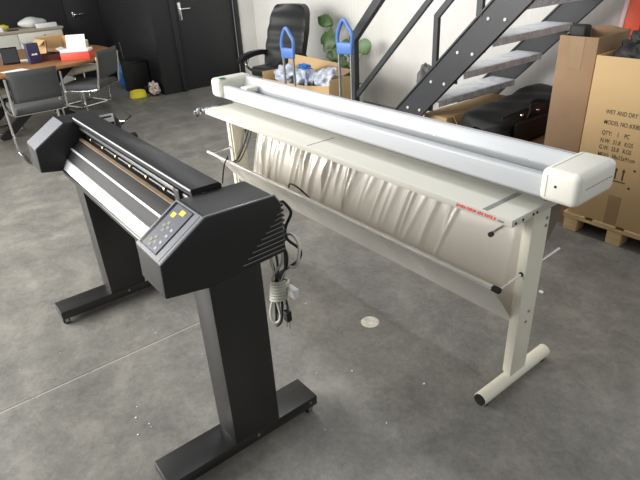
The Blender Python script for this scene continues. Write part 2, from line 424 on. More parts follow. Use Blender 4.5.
obj('lower_rail', MB().prism([(.499,.728),(.490,.733),(.488,.752),(.495,.757)], 'x', XFI, XNI, .001, 1), 'black_metal', VC)
obj('carriage_rail', MB().box((XFI,.612,.926),(XNI,.624,.941),.002), 'steel', VC)
obj('grit_shaft', MB().cyl((XFI,.632,.893),(XNI,.632,.893),.009), 'black_gloss', VC)
for k in range(7):
    x = -2.56+.165*k
    r = obj('pinch_roller', MB().lathe([(0,-.007),(.007,-.007),(.008,-.003),(.008,.003),(.007,.007),(0,.007)], (x,.625,.898), 16, 'x'), 'brass', VC, label='small brass pinch roller')
    obj('roller_bracket', MB().box((x-.004,.634,.90),(x+.004,.650,.915),.002), 'black_metal', r)
obj('cutting_head', MB().box((-1.60,.60,.885),(-1.555,.655,.955),.006).cyl((-1.578,.612,.87),(-1.578,.612,.90),.008), 'black_metal', VC)
obj('knife_holder', MB().box((-1.475,.615,.886),(-1.452,.64,.905),.003), 'brass', VC, label='small brass tool park')
# inner face of the far cover: pale label behind the long cover
obj('label_plate', MB().box((XFI,.715,.915),(XFI+.002,.782,.972),.0006), 'white_plast', far, label='white label plate')
obj('label_print', MB().box((XFI+.002,.722,.955),(XFI+.0025,.772,.963)).box((XFI+.002,.745,.917),(XFI+.0025,.780,.932)), 'black_matte', far)
obj('wire_bracket', MB().tube([(-2.70,.812,.90),(-2.69,.872,.937),(-2.76,.868,.945)],.0035,8), 'black_metal', VC)
obj('rear_knob', MB().lathe([(0,0),(.016,0),(.018,.02),(.012,.026),(0,.026)], (-2.23,.704,.965), 16, 'y'), 'black_matte', VC)
# stands
for xs in (-1.276, -2.573):
    xo = xs-.128
    c = obj('column', MB().box((xo,.53,.08),(xs,.715,.765),.003), 'black_metal', VC)
    b = obj('foot', MB().box((xo,.27,.034),(xs,.893,.08),.005), 'black_metal', VC)
    obj('bolt', MB().lathe([(0,0),(.006,0),(.006,.003),(0,.003)], (xs,.62,.062), 10, 'x'), 'steel', b)
    obj('bolt', MB().lathe([(0,0),(.006,0),(.006,.003),(0,.003)], (xs,.86,.062), 10, 'x'), 'steel', b)
    for yy in (.288,.86):
        w = obj('caster', MB().lathe([(0,-.011),(.016,-.011),(.0185,-.007),(.0185,.007),(.016,.011),(0,.011)], (xs-.022,yy,.0185), 18, 'x'), 'black_gloss', b)
        for dx in (-.038,-.008): obj('caster_fork', MB().box((xs+dx,yy-.008,.014),(xs+dx+.003,yy+.010,.034)), 'steel', w)
obj('cross_bar', MB().box((-2.573,.60,.60),(-1.404,.64,.70),.004), 'black_metal', VC)

# power cords hanging at the back of the cutter
PC = thing('power_cord', 'black and white power cords bundled and hanging behind the black cutter', 'power cord', (-1.40,.86,.34))
def P2(pts, y=.86, dy=.012): return smoothpath([(x, y+dy*math.sin(i*1.7), z) for i,(x,z) in enumerate(pts)], 6)
obj('black_cord', MB().tube([Vector((-1.37,.815,.885)), Vector((-1.36,.845,.895))]+P2([(-1.34,.90),(-1.318,.865),(-1.335,.81),(-1.32,.775),(-1.275,.745),(-1.30,.69),(-1.40,.60),(-1.43,.55),(-1.47,.47),(-1.47,.38),(-1.45,.345),(-1.425,.38),(-1.43,.47),(-1.425,.56),(-1.44,.66),(-1.42,.71),(-1.37,.70),(-1.345,.66),(-1.39,.59),(-1.405,.50),(-1.385,.445),(-1.372,.42)]), .0052, 8), 'cable_black', PC)
obj('black_cord', MB().tube(P2([(-1.445,.55),(-1.46,.62),(-1.45,.69),(-1.425,.715),(-1.40,.68),(-1.41,.60),(-1.435,.5),(-1.455,.40),(-1.472,.36),(-1.488,.39),(-1.475,.5)],.875), .0048, 8), 'cable_black', PC)
obj('white_cord', MB().tube(P2([(-1.40,.56),(-1.36,.64),(-1.285,.68),(-1.25,.725),(-1.265,.775),(-1.32,.79),(-1.38,.73),(-1.43,.64),(-1.432,.56),(-1.462,.47),(-1.47,.39),(-1.455,.355),(-1.435,.39),(-1.44,.5),(-1.425,.58),(-1.375,.66),(-1.39,.72),(-1.42,.70)],.85), .0052, 8), 'cable_white', PC)
wr = []
for k in range(78):
    a = k/11*2*PI; wr.append((-1.435+.036*math.cos(a)+k*.0003, .862+.03*math.sin(a), .465+.0013*k+.01*math.cos(a)))
obj('cord_wrap', MB().tube(wr, .0056, 8), 'cable_white', PC)
obj('plug', MB().box((-1.39,.845,.405),(-1.362,.868,.45),.005), 'cable_black', PC)
obj('prong', MB().cyl((-1.388,.857,.372),(-1.383,.857,.408),.003), 'chrome', PC); obj('prong', MB().cyl((-1.368,.857,.372),(-1.368,.857,.408),.003), 'chrome', PC)
obj('cord_tag', MB().box((-1.385,.868,.51),(-1.335,.89,.55),.004), 'white_plast', PC, label='white plastic plug tag')

# ------------------------------------------------------------------ cream rotary trimmer table
TT = thing('trimmer_table', 'long cream paper trimmer table with a fabric catch basket below', 'paper trimmer', (-2.1,1.65,0))
XL, XR = -2.997, -.856
obj('tabletop', MB().box((XL,1.421,.779),(XR,1.766,.807),.0025), 'cream', TT)
obj('seam', MB().box((-1.974,1.428,.8065),(-1.970,1.592,.8077)), 'black_matte', TT, label='thin dark joint in the tabletop')
obj('cutting_strip', MB().box((-.979,1.427,.8065),(-.958,1.647,.8077)), 'grey_bed', TT, label='dark grey strip let into the tabletop')
for y in (1.441,1.482,1.542,1.565): obj('screw', MB().lathe([(0,0),(.005,0),(.005,.002),(0,.002)], (XR,y,.791), 10, 'x'), 'black_matte', TT)
# red lettering on the front edge (too small to read): slanted strokes in five groups
def stroke(lt, x, z, a, b_, h, sl=.0045):
    lt.prism([(x+a,z-h/2),(x+b_,z-h/2),(x+b_+sl,z+h/2),(x+a+sl,z+h/2)], 'y', 1.4196, 1.4215)
lt = MB(); x = -1.083
for gi, n in enumerate((5,5,3,4,1)):
    for k in range(n):
        hh = .0095 if (k*7+gi) % 3 else .012
        stroke(lt, x, .7935, -.001, .0034, hh)
        stroke(lt, x+.001, .7935+(.004 if (k+gi)%2 else -.0035), -.001, .0058, .0022, .001)
        x += .0082
    x += .0045
obj('lettering', lt, 'red_print', TT, label='small red italic lettering on the table edge')
lt = MB()
for k in range(4): stroke(lt, -.908+.0055*k, .791, 0, .002, .006, .002)
obj('lettering', lt, 'dark_print', TT, label='tiny dark lettering on the table edge')
er = obj('end_rail', MB().box((-3.098,1.414,.788),(-3.006,1.766,.805),.004), 'steel', TT, label='grey metal end rail at the far end')
obj('clamp', MB().lathe([(0,0),(.012,0),(.014,.011),(.009,.027),(0,.027)], (-3.084,1.387,.777), 14, 'y'), 'steel', er)
obj('clamp_block', MB().box((-3.061,1.391,.768),(-3.038,1.415,.808),.004), 'steel', er)
obj('rail_bolt', MB().lathe([(0,0),(.007,0),(.007,.011),(0,.011)], (-3.047,1.382,.768), 12, 'y'), 'black_matte', er)
obj('bed', MB().box((-3.02,1.629,.807),(-.869,1.757,.852),.003), 'grey_bed', TT)
obj('base_plate', MB().box((-3.038,1.605,.852),(-.846,1.712,.871),.002), 'alu_dull_shaded', TT)  # plate colour darkened and browned to include the recess shade and reflection
obj('reflection_band', MB().box((-3.03,1.66,.871),(-.85,1.690,.873)), 'reflection_brown', TT, label='brownish strip painted as a reflection in the head')  # brown strip stands in for a reflection inside the head
obj('front_rail', MB().prism([(1.576,.842),(1.571,.851),(1.571,.914),(1.577,.921),(1.603,.921),(1.607,.914),(1.607,.842)], 'x', -3.038, -.846, .002, 2), 'alu', TT, label='silver white front rail of the cutting head')
obj('rear_rail', MB().prism([(1.709,.871),(1.713,.900),(1.737,.945),(1.744,.954),(1.764,.952),(1.771,.941),(1.771,.845),(1.709,.845)], 'x', -3.038, -.846, .002, 2), 'alu', TT, label='silver white rear rail of the cutting head')
obj('rail_groove', MB().box((-3.03,1.7425,.9535),(-.85,1.7445,.9548)), 'grey_bed', TT)
obj('guide_bar', MB().box((-3.038,1.632,.871),(-.846,1.645,.890),.002), 'alu', TT)
obj('guide_bar', MB().box((-3.038,1.694,.871),(-.846,1.702,.882),.002), 'steel', TT)
obj('blade_block', MB().box((-2.891,1.624,.891),(-2.818,1.701,.922),.006), 'cream_cap', TT)
obj('clear_strip', MB().box((-2.03,1.608,.904),(-.847,1.712,.9053)), 'film', TT, label='clear plastic hold-down strip')
def cap(x0, x1):
    return MB().box((x0,1.539,.848),(x1,1.782,.962),.024,4)
cr = obj('end_cap', cap(-.853,-.718), 'cream_cap', TT, label='rounded cream end cap nearest the cartons')
obj('cap_seam', MB().prism([(1.5385,.868),(1.5385,.941),(1.5605,.9625),(1.757,.9625),(1.757,.9615),(1.561,.9615),(1.5395,.940),(1.5395,.868)], 'x', -.826, -.8238), 'grey_bed', cr)
vs = MB()
for k in range(13): vs.box((-.7195,1.583+k*.0133,.906),(-.7175,1.590+k*.0133,.909))
obj('vent_slots', vs, 'black_matte', cr, label='row of dark vent slots')
obj('cap_screw', MB().lathe([(0,0),(.005,0),(.005,.0015),(0,.0015)], (-.794,1.539,.909), 10, 'y'), 'grey_bed', cr)
cl = obj('end_cap', cap(-3.113,-3.009), 'cream', TT, label='rounded cream end cap at the far end')
obj('green_sticker', MB().box((-3.048,1.563,.9615),(-3.012,1.602,.963)), 'green', cl, label='small green sticker')
# legs: channel uprights on round feet
for (xo, xi, nm) in ((-.857,-.889,1),(-2.995,-2.963,0)):
    s = 1 if nm else -1
    L_ = obj('leg', MB().box((min(xo,xi),1.552,.045),(max(xo,xi),1.66,.779),.004), 'cream_old', TT)
    obj('leg_flange', MB().box((min(xi,xi-s*.012),1.563,.06),(max(xi,xi-s*.012),1.65,.775),.003), 'cream_old', L_)
    xf_ = -.873 if nm else -2.979
    f = obj('foot', MB().tube([(xf_,1.385,.036),(xf_,1.83,.036)], .0275, 20), 'cream_old', TT)
    obj('foot_plug', MB().lathe([(0,0),(.024,0),(.024,.006),(0,.006)], (xf_,1.38,.036), 20, 'y'), 'black_matte', f)
    for yy in (1.41,1.80): obj('levelling_foot', MB().lathe([(0,0),(.018,0),(.018,.01),(0,.01)], (xf_,yy,0), 16), 'rubber', f)
    if nm:
        for (y,z) in ((1.638,.745),(1.638,.715),(1.615,.355),(1.605,.31)): obj('bolt', MB().lathe([(0,0),(.006,0),(.006,.003),(0,.003)], (xo,y,z), 10, 'x'), 'steel', L_)
    obj('bracket', MB().prism([(1.66,.779),(1.745,.779),(1.745,.70),(1.66,.60)], 'x', min(xo,xi)+.008, min(xo,xi)+.022), 'alu_dull_shaded', TT, label='grey bracket behind the leg top')
# catch basket
path = [(1.755,.775),(1.728,.68),(1.692,.56),(1.66,.43),(1.64,.32),(1.622,.272),(1.595,.28),(1.55,.338),(1.48,.433),(1.4035,.533),(1.413,.5445),(1.424,.537)]
pv = smoothpath([(0,y,z) for y,z in path], 5)
rnd = random.Random(5)
folds = []                                   # (position, half width, height, slant, start, end)
x = -2.86
while x < -1.2:
    far_ = 1 if x < -1.95 else .75
    folds.append((x, rnd.uniform(.005,.015), rnd.uniform(.007,.019)*far_, rnd.uniform(-.35,.15)-(.25 if x > -2.1 else 0), rnd.uniform(-.1,.12), rnd.uniform(.18,.42)))
    x += rnd.uniform(.012,.045) if x < -1.9 else rnd.uniform(.03,.09)
folds.append((-1.02,.016,.004,.1,.12,.4))
def fab(u, v):
    f = v*(len(pv)-1); i = min(int(f), len(pv)-2); t = f-i
    p = pv[i].lerp(pv[i+1], t); nx = pv[min(i+1,len(pv)-1)]-pv[i]; n = Vector((0,-nx.z,nx.y)).normalized()
    X = -2.90+u*2.008; d = 0
    if v < .58:
        for (fx, hw, hh, sl, a, b_) in folds:
            if a < v < b_:
                q = (X-(fx+sl*(v-.05)))/(hw*(1+.6*v))
                if abs(q) < 4: d += hh*math.exp(-abs(q)**1.5)*math.sin(PI*(v-a)/(b_-a))**.7
    d += .006*math.sin(X*5+v*4)*max(0,1-abs(v-.25)*3)*min(1,max(0,(-1.1-X)*4))
    if .60 < v < .9: d += .0035*math.sin(X*23+math.sin(X*9)*2)*(1-abs(v-.75)/.15)
    return Vector((X, p.y, p.z)) - n*d
bk = obj('catch_basket', MB().grid(fab, 640, 64), 'satin', TT, 60, label='satin cloth basket slung under the tabletop')
obj('front_rod', MB().cyl((-3.03,1.413,.534),(-.895,1.413,.534),.0085), 'white_plast', TT)
obj('rod_end', MB().box((-.897,1.404,.524),(-.862,1.422,.543),.003), 'black_matte', TT)
for x_ in (-.873,-2.979):
    obj('arm_rod', MB().cyl((x_,1.413,.532),(x_,1.552,.540),.0055), 'chrome', TT)
    obj('arm_rod', MB().cyl((x_,1.66,.545),(x_,1.80,.552),.0055), 'chrome', TT)
    obj('rod_ring', MB().lathe([(0,0),(.009,0),(.009,.003),(0,.003)], (x_,1.549,.540), 12, 'y'), 'black_matte', TT)
rr_ = obj('rear_rod', MB().cyl((-.915,1.40,.745),(-.915,1.56,.757),.0055), 'chrome', TT)
obj('rod_knob', MB().lathe([(0,0),(.009,0),(.009,.012),(0,.012)], (-.915,1.392,.7445), 12, 'y'), 'black_matte', rr_)

CB = thing('cable', 'black cable pair hanging over the left end of the cloth basket', 'cable', (-2.9,1.6,.5))
pth = smoothpath([(-2.91,1.70,.765),(-2.93,1.66,.62),(-2.945,1.58,.47),(-2.92,1.50,.47),(-2.80,1.43,.552),(-2.75,1.400,.562),(-2.76,1.383,.53),(-2.80,1.382,.45),(-2.84,1.39,.38)],6)
obj('strand', MB().tube(pth, .0045, 8), 'cable_black', CB)
obj('strand', MB().tube([p+Vector((.028,.005,.002)) for p in pth[:17]], .0045, 8), 'cable_black', CB)
solo('cable', MB().tube(smoothpath([(-2.30,1.50,.44),(-2.22,1.465,.50),(-2.14,1.430,.565),(-2.06,1.45,.535),(-1.99,1.50,.44)],6), .0045, 8), 'cable_black', 'short black cable loop poking over the middle of the cloth basket', 'cable')

# ------------------------------------------------------------------ cartons by the stair
VB = thing('vacuum_carton', 'tall tan carton printed WET AND DRY VACUUM standing on the pallet', 'carton', (-1.2,3.27,.13))
x0, x1, y0, y1, z0, z1 = -1.442, -.862, 3.0, 3.53, .122, 1.048
b = MB().box((x0,y0,z0),(x1,y0+.006,z1),.002); b.box((x0,y1-.006,z0),(x1,y1,z1),.002); b.box((x0,y0+.006,z0),(x0+.006,y1-.006,z1),.002); b.box((x1-.006,y0+.006,z0),(x1,y1-.006,z1),.002); b.box((x0+.006,y0+.006,z0),(x1-.006,y1-.006,z0+.006)); b.box((x0+.006,y0+.006,z1-.25),(x1-.006,y1-.006,z1-.246))
obj('carton_body', b, 'carton', VB)
def on_box(s, x, z, size, bold=.0): return text_mesh(s, size, Matrix.Translation((x,2.9995,z)) @ Matrix.Rotation(PI/2,4,'X') @ Matrix.Diagonal((.72,1,1,1)), 0, bold)
for s, x, z in (('WET AND DRY VACUUM',-1.335,.752),('MODEL NO.:KR80L-',-1.335,.695),('QTY:    1    PC',-1.335,.636),('N.W:  21.8   KGS',-1.335,.592),('G.W:  25.8   KGS',-1.335,.553),('MEAS:  58x53x91cm',-1.335,.512)):
    obj('printing', on_box(s, x, z, .034, .0002), 'dark_print', VB)
a = MB()
for xx in (-1.215,-1.175):
    a.box((xx-.004,2.9988,.40),(xx+.004,3.0,.45)); a.prism([(xx-.010,.45),(xx+.010,.45),(xx,.468)],'y',2.9988,3.0)
a.box((-1.235,2.9988,.385),(-1.155,3.0,.391))
for xx,zz in ((-1.25,.475),(-1.12,.47),(-1.13,.365),(-1.25,.37)): a.box((xx-.006,2.9988,zz-.006),(xx+.006,3.0,zz+.006))
obj('arrow_symbol', a, 'dark_print', VB)
obj('tape', MB().box((-1.225,2.9985,.125),(-1.155,3.0,.30)), 'tape', VB, label='brown packing tape')
PL = thing('pallet', 'pale wooden pallet under the tan vacuum carton', 'pallet', (-1.0,3.3,0))
for y in (3.03,3.28,3.52):
    for x in (-1.462,-1.195,-.60): obj('block', MB().box((x,y-.025 if y<3.1 else y-.04,.0),(x+.085,y+.075 if y<3.1 else y+.04,.085),.003), 'pallet', PL)
    obj('stringer_board', MB().box((-1.468,y-.03 if y<3.1 else y-.045,.085),(-.42,y+.08 if y<3.1 else y+.045,.103),.002), 'pallet', PL)
for k in range(6): obj('deck_board', MB().box((-1.468+k*.183,2.995,.103),(-1.468+k*.183+.135,3.57,.12),.002), 'pallet', PL)
def bagf(d): return 1+.12*math.sin(7*d.x+3*d.z)+.08*math.sin(11*d.y+5*d.x)+.05*math.sin(17*d.z+9*d.x)
BG = thing('bin_bag', 'crumpled black plastic bag bulging from the tan vacuum carton', 'bag', (-1.27,3.25,.86))
obj('bag_body', MB().blob((-1.235,3.22,1.02),(.175,.17,.125),bagf,5).xf(Matrix.Identity(4)), 'nylon', BG, 80)
obj('bag_knot', MB().blob((-1.29,3.2,1.125),(.075,.06,.045),bagf,4), 'nylon', BG, 80)
# orange leaning board
OB = thing('orange_board', 'orange red folding board with a pale edge leaning on the white wall', 'board', (-1.85,4.28,0))
def leanbar(a, b_, y0_, y1_): return MB().prism([(a,0.0),(b_,0.0),(b_+.115,1.55),(a+.115,1.55)], 'y', y0_, y1_, .003, 2)
obj('board_face', leanbar(-1.972,-1.86,4.26,4.30), 'orange', OB)
obj('board_edge', leanbar(-2.005,-1.974,4.255,4.30), 'pinkwhite', OB, label='pale pink edge')
obj('board_face', leanbar(-1.856,-1.70,4.265,4.30), 'orange', OB)
# brown open box left of the vacuum carton
b = MB(); x0,x1,y0,y1,z1 = -1.70,-1.475,3.06,3.42,1.125
b.box((x0,y0,.0),(x1,y0+.006,z1),.002).box((x0,y1-.006,0),(x1,y1,z1),.002).box((x0,y0+.006,0),(x0+.006,y1-.006,z1),.002).box((x1-.006,y0+.006,0),(x1,y1-.006,z1),.002).box((x0+.006,y0+.006,.002),(x1-.006,y1-.006,.008)).box((x0+.006,y0+.006,z1-.05),(x1-.006,y1-.006,z1-.046))
BB = thing('brown_carton', 'tall narrow brown carton between the stairs and the vacuum carton', 'carton', (-1.63,3.24,0))
obj('carton_body', b, 'carton_old', BB)
obj('tape', MB().box((-1.63,3.0585,.95),(-1.55,3.06,1.125)), 'tape', BB, label='brown packing tape')
obj('flap', MB().grid(lambda u,v: Vector((-1.695+.2*u+.012*v, 3.42+.02*v, 1.12+.012*v+.008*math.sin(5*u)*v)), 8, 5, .005), 'carton_old', BB)
B2 = thing('brown_carton', 'rough topped brown carton behind the narrow carton, against the white wall', 'carton', (-1.75,3.75,0))
obj('carton_body', MB().box((-1.86,3.60,0),(-1.68,3.86,1.05),.004), 'carton_old', B2)
obj('flap', MB().grid(lambda u,v: Vector((-1.86+.17*u, 3.60-.02*v, 1.05+.04*v+.012*math.sin(9*u)*v)), 10, 4, .005), 'carton_old', B2)
solo('tool_case', MB().box((-1.692,3.13,1.081),(-1.59,3.2,1.175),.015,3), 'nylon', 'small black case on top of the narrow brown carton', 'case')

# things stowed under the stairs
CU = thing('flat_carton', 'tan carton lying under the lowest stair treads', 'carton', (-2.78,3.7,0))
obj('carton_body', MB().box((-2.85,3.24,0),(-2.62,4.12,.44),.004), 'carton', CU)
obj('flap', MB().grid(lambda u,v: Vector((-2.62+.01+.05*v, 3.3+.8*u, .44-.06*v)), 6, 4, .004), 'carton', CU)
CV = thing('low_carton', 'low brown carton under the black duffel bag', 'carton', (-2.25,3.7,0))
obj('carton_body', MB().box((-2.60,3.22,0),(-1.97,4.13,.285),.004), 'carton_old', CV)
obj('flap', MB().grid(lambda u,v: Vector((-1.97+.005+.06*v, 3.3+.25*u, .285+.03*v)), 6, 4, .004), 'carton_old', CV)
DB = thing('duffel_bag', 'long black nylon duffel bag stowed under the stairs', 'duffel bag', (-2.32,3.72,.29))
def duf(u, v):
    t = u*2-1; a = v*2*PI; e = max(0,1-abs(t)**16)**.5
    w_ = .195*(.97+.03*math.sin(5*t)); h = .128+.018*t
    c, s_ = math.cos(a), math.sin(a); q = 5.5
    r = (abs(c)**q+abs(s_)**q)**(-1/q)
    z = h+h*s_*r*(.3+.7*e); x = -2.31+w_*c*r*(.25+.75*e)
    sag = .02*math.sin(4*t+1)*max(0,s_)*c - .018*max(0,s_)*max(0,c)      # top slopes to the front
    return Vector((x+.008*math.sin(11*t+5*a), 3.71+.50*t, max(.291, .291+z+sag+.005*math.sin(13*t+3*a)*e)))
obj('bag_body', MB().grid(duf, 60, 56), 'nylon', DB, 60)
obj('zip', MB().tube([(-2.31+.155,3.27+.088*k,.515+.0035*k) for k in range(11)], .007, 8), 'black_gloss', DB)
obj('front_pocket', MB().box((-2.118,3.36,.30),(-2.09,4.04,.47),.02,3), 'nylon', DB)
obj('strap', MB().sbar(smoothpath([(-2.10,3.50,.49),(-2.105,3.53,.53),(-2.15,3.6,.557),(-2.16,3.7,.56),(-2.105,3.78,.535),(-2.10,3.81,.49)],5), .03, .006, (0,.4,1)), 'nylon', DB)
for y in (3.42,3.62,3.84): obj('buckle', MB().box((-2.112,y,.505),(-2.098,y+.03,.52),.003), 'chrome', DB)

# ------------------------------------------------------------------ staircase
ST = thing('staircase', 'black steel open staircase with grey ridged treads along the white wall', 'staircase', (-2.6,3.65,0))
def stringer(ya, yb):
    # top edge z = x+3.525, bottom edge z = x+3.245
    return [(-3.245,0),(-3.525,0),(-.2,3.325),(-.2,3.045)]
for ya, yb in ((3.13,3.17),(4.15,4.19)):
    s = MB().prism(stringer(ya,yb), 'y', ya+.012, yb-.012 if ya<3.5 else yb, 0)
    # flanges
    for off in (3.525,3.245):
        d_ = -.007 if off > 3.4 else .007
        s.sbar([(-off,(ya+yb)/2,0+d_*.7),(-.2,(ya+yb)/2,off-.2+d_*.7)], .04, .012)
    obj('stringer', s, 'stair_black', ST)
for i in range(-2,11):
    z = .578+.236*i; xr = -2.65+.216*i
    if z > 2.9: break
    t = MB().prism([(xr-.235,z-.035),(xr-.235,z-.006),(xr-.228,z),(xr-.006,z),(xr,z-.006),(xr,z-.048),(xr-.006,z-.048),(xr-.006,z-.012),(xr-.22,z-.012),(xr-.22,z-.035)], 'y', 3.172, 4.148)
    tr = obj('tread', t, 'tread', ST)
    obj('tread_bracket', MB().box((xr-.20,3.172,z-.09),(xr-.06,3.178,z-.012)), 'stair_black', tr)
    for dx in (-.06,.065): 
        if -1 <= i < 6: obj('bolt', MB().lathe([(0,0),(.011,0),(.012,-.004),(.009,-.009),(0,-.009)], (-2.875+.228*i+dx, 3.142, .49+.2295*i), 12, 'y'), 'white_plast', ST)
yr = 3.15
obj('handrail', MB().sbar([(-3.58,yr,0),(-3.58,yr,.96),(-1.4,yr,3.14)], .05, .066), 'stair_black', ST)
obj('guard_bar', MB().sbar([(-3.55,yr,.492),(-1.2,yr,2.83)], .03, .038), 'stair_black', ST)
obj('inner_guard', MB().sbar([(-2.685,yr,.83),(-2.685,yr,1.175),(-1.3,yr,2.56)], .03, .04), 'stair_black', ST)
obj('baluster', MB().sbar([(-2.325,yr,1.19),(-2.325,yr,1.50)], .03, .045), 'stair_black', ST)
solo('felt_bundle', MB().blob((-2.86,3.258,.708),(.065,.07,.105),lambda d: 1+.1*math.sin(6*d.x+4*d.z)+.06*math.sin(13*d.y),4), 'felt', 'grey felt bundle sitting on a tread behind the near stair stringer', 'bundle', smooth=80)

# ------------------------------------------------------------------ corner behind the trimmer: chair, open box, hand trucks, plant
OC = thing('office_chair', 'black leather office chair behind the open carton', 'office chair', (-5.50,3.70,0), math.radians(99), local=True)
# local frame: seat faces -x, back at +x
def back(u, v):
    y = (u*2-1); z = v
    w_ = .31*(1-.14*max(0,z-.6)/.4)*(1-.12*max(0,.25-z)); 
    rr = min(1, max(0,(1-z)/.12))**.5 if z > .88 else 1
    return y*w_*(.72+.28*rr), z
def backf(side):
    def f(u, v):
        y, z = back(u, v)
        zz = .45+z*.66; bulge = .06*math.sin(PI*min(1,max(0,z)))*math.cos((u*2-1)*PI/2)**.6
        x = .06+.20*z+.05*(u*2-1)**2*-1
        return Vector((x+(-.03-bulge*.6-.012*math.sin(z*14)**2 if side else .045), y, zz))
    return f
bm_ = MB().grid(backf(True), 24, 30).grid(backf(False), 24, 30)
for e in (0,1):
    bm_.grid(lambda u,v,e=e: backf(True)(e,v).lerp(backf(False)(e,v),u), 4, 30)
    bm_.grid(lambda u,v,e=e: backf(True)(v,e).lerp(backf(False)(v,e),u), 4, 24)
bmesh.ops.remove_doubles(bm_.bm, verts=bm_.bm.verts[:], dist=.001); bmesh.ops.recalc_face_normals(bm_.bm, faces=bm_.bm.faces[:])
obj('backrest', bm_, 'leather', OC, 60)
obj('seat', MB().box((-.30,-.26,.36),(.22,.26,.47),.045,4), 'leather', OC)
for s in (-1,1):
    obj('armrest', MB().sbar(smoothpath([(.10,s*.30,.50),(.02,s*.31,.585),(-.15,s*.31,.60),(-.32,s*.31,.575),(-.40,s*.31,.53)],5), .075, .055), 'leather', OC)
    obj('arm_support', MB().tube(smoothpath([(-.26,s*.31,.56),(-.30,s*.31,.48),(-.22,s*.30,.41),(-.05,s*.26,.38)],5), .016, 8), 'chrome', OC)
obj('gas_column', MB().cyl((-.04,0,.08),(-.04,0,.37),.028), 'black_metal', OC)
for k in range(5):
    a_ = 2*PI*k/5+.3; e = (-.04+.29*math.cos(a_), .29*math.sin(a_))
    g = obj('base_arm', MB().tube([(-.04,0,.11),(e[0],e[1],.07)], [.028,.018], 8), 'black_metal', OC)
    obj('castor', MB().lathe([(0,-.02),(.027,-.018),(.027,.018),(0,.02)], (e[0],e[1],.028), 14, 'x'), 'black_gloss', g)

BX = thing('open_carton', 'wide open tan carton full of plastic wrap behind the trimmer table', 'carton', (-4.7,3.55,0))
x0,x1,y0,y1,z1 = -5.08,-3.93,3.14,3.50,.52
b = MB().prism([(x0,0),(x1,0),(x1,.52),(x0+.75,.47),(x0,.45)],'y',y0,y0+.006); b.box((x0,y1-.006,0),(x1,y1,z1+.02),.002).box((x0,y0+.006,0),(x0+.006,y1-.006,z1),.002).box((x1-.006,y0+.006,0),(x1,y1-.006,z1+.05),.002).box((x0+.006,y0+.006,.002),(x1-.006,y1-.006,.01))
obj('carton_body', b, 'carton', BX)
obj('flap', MB().grid(lambda u,v: Vector((x0+.0+.85*u, y1-.003+.02*v, z1+.02+.12*v-.02*u*v)), 12, 4, .006), 'carton', BX)
obj('flap', MB().grid(lambda u,v: Vector((-4.36+.42*u, y1-.03-.17*v, z1+.09-.03*v)), 12, 4, .006), 'carton_old', BX)
def crump(s):
    r_ = random.Random(s); A = [(Vector((r_.uniform(-1,1),r_.uniform(-1,1),r_.uniform(-1,1))).normalized(), r_.uniform(5,14), r_.uniform(0,6)) for _ in range(7)]
    return lambda d: 1+sum(.075*math.sin(w_*d.dot(a)+p) for a,w_,p in A)
for k,(xx,yy,zz,rx,ry,rz) in enumerate(((-4.86,3.32,.485,.128,.125,.10),(-4.51,3.32,.49,.135,.125,.10),(-4.16,3.32,.52,.128,.125,.10))):
    nm = ('crumpled clear plastic wrap at the left of the open carton','crumpled clear plastic wrap in the middle of the open carton','crumpled clear plastic wrap at the right of the open carton')[k]
    solo('plastic_wrap', MB().blob((xx,yy,zz),(rx,ry,rz),crump(k+1),5), 'plastic', nm, 'plastic wrap', group='plastic wrap in the open carton', smooth=25)
solo('blue_wrap', MB().blob((-4.40,3.22,.632),(.09,.04,.026),crump(9),4), 'blue_bag', 'small blue plastic scrap on the wrap in the open carton', 'plastic scrap', smooth=25)

def hand_truck(name, label, x, y, ztop, lean=.0, rz=0):
    T = thing(name, label, 'hand truck', (x,y,0), rz, 'blue handled hand trucks', local=True)
    w_ = .062; zb = ztop-.235
    for s in (-1,1): obj('pole', MB().cyl((s*w_,0,.02),(s*w_,0,zb+.04),.0125), 'steel', T)
    h = obj('handle', MB().tube(smoothpath([(-w_,0,zb),(-w_-.012,0,zb+.10),(-w_+.02,0,ztop-.04),(-.005,0,ztop),(w_-.025,0,ztop-.05),(w_+.014,0,zb+.12),(w_,0,zb)],6), .0165, 10), 'blue_plast', T)
    obj('handle_bridge', MB().box((-w_-.018,-.016,zb-.03),(w_+.018,.016,zb+.065),.012,3), 'blue_plast', T)
    obj('toe_plate', MB().box((-.17,-.20,.004),(.17,.02,.012),.003), 'blue_plast', T)
    obj('cross_brace', MB().box((-.12,-.012,.22),(.12,.012,.26),.004), 'steel', T)
    for s in (-1,1): obj('wheel', MB().lathe([(0,-.02),(.06,-.02),(.075,-.012),(.075,.012),(.06,.02),(0,.02)], (s*.13,.045,.076), 20, 'x'), 'rubber', T)
    return T
hand_truck('hand_truck', 'blue handled hand truck standing in front of the office chair', -4.31, 2.97, 1.02, rz=math.radians(12))
hand_truck('hand_truck', 'blue handled hand truck standing beside the stair handrail post', -3.50, 2.98, 1.13, rz=math.radians(12))

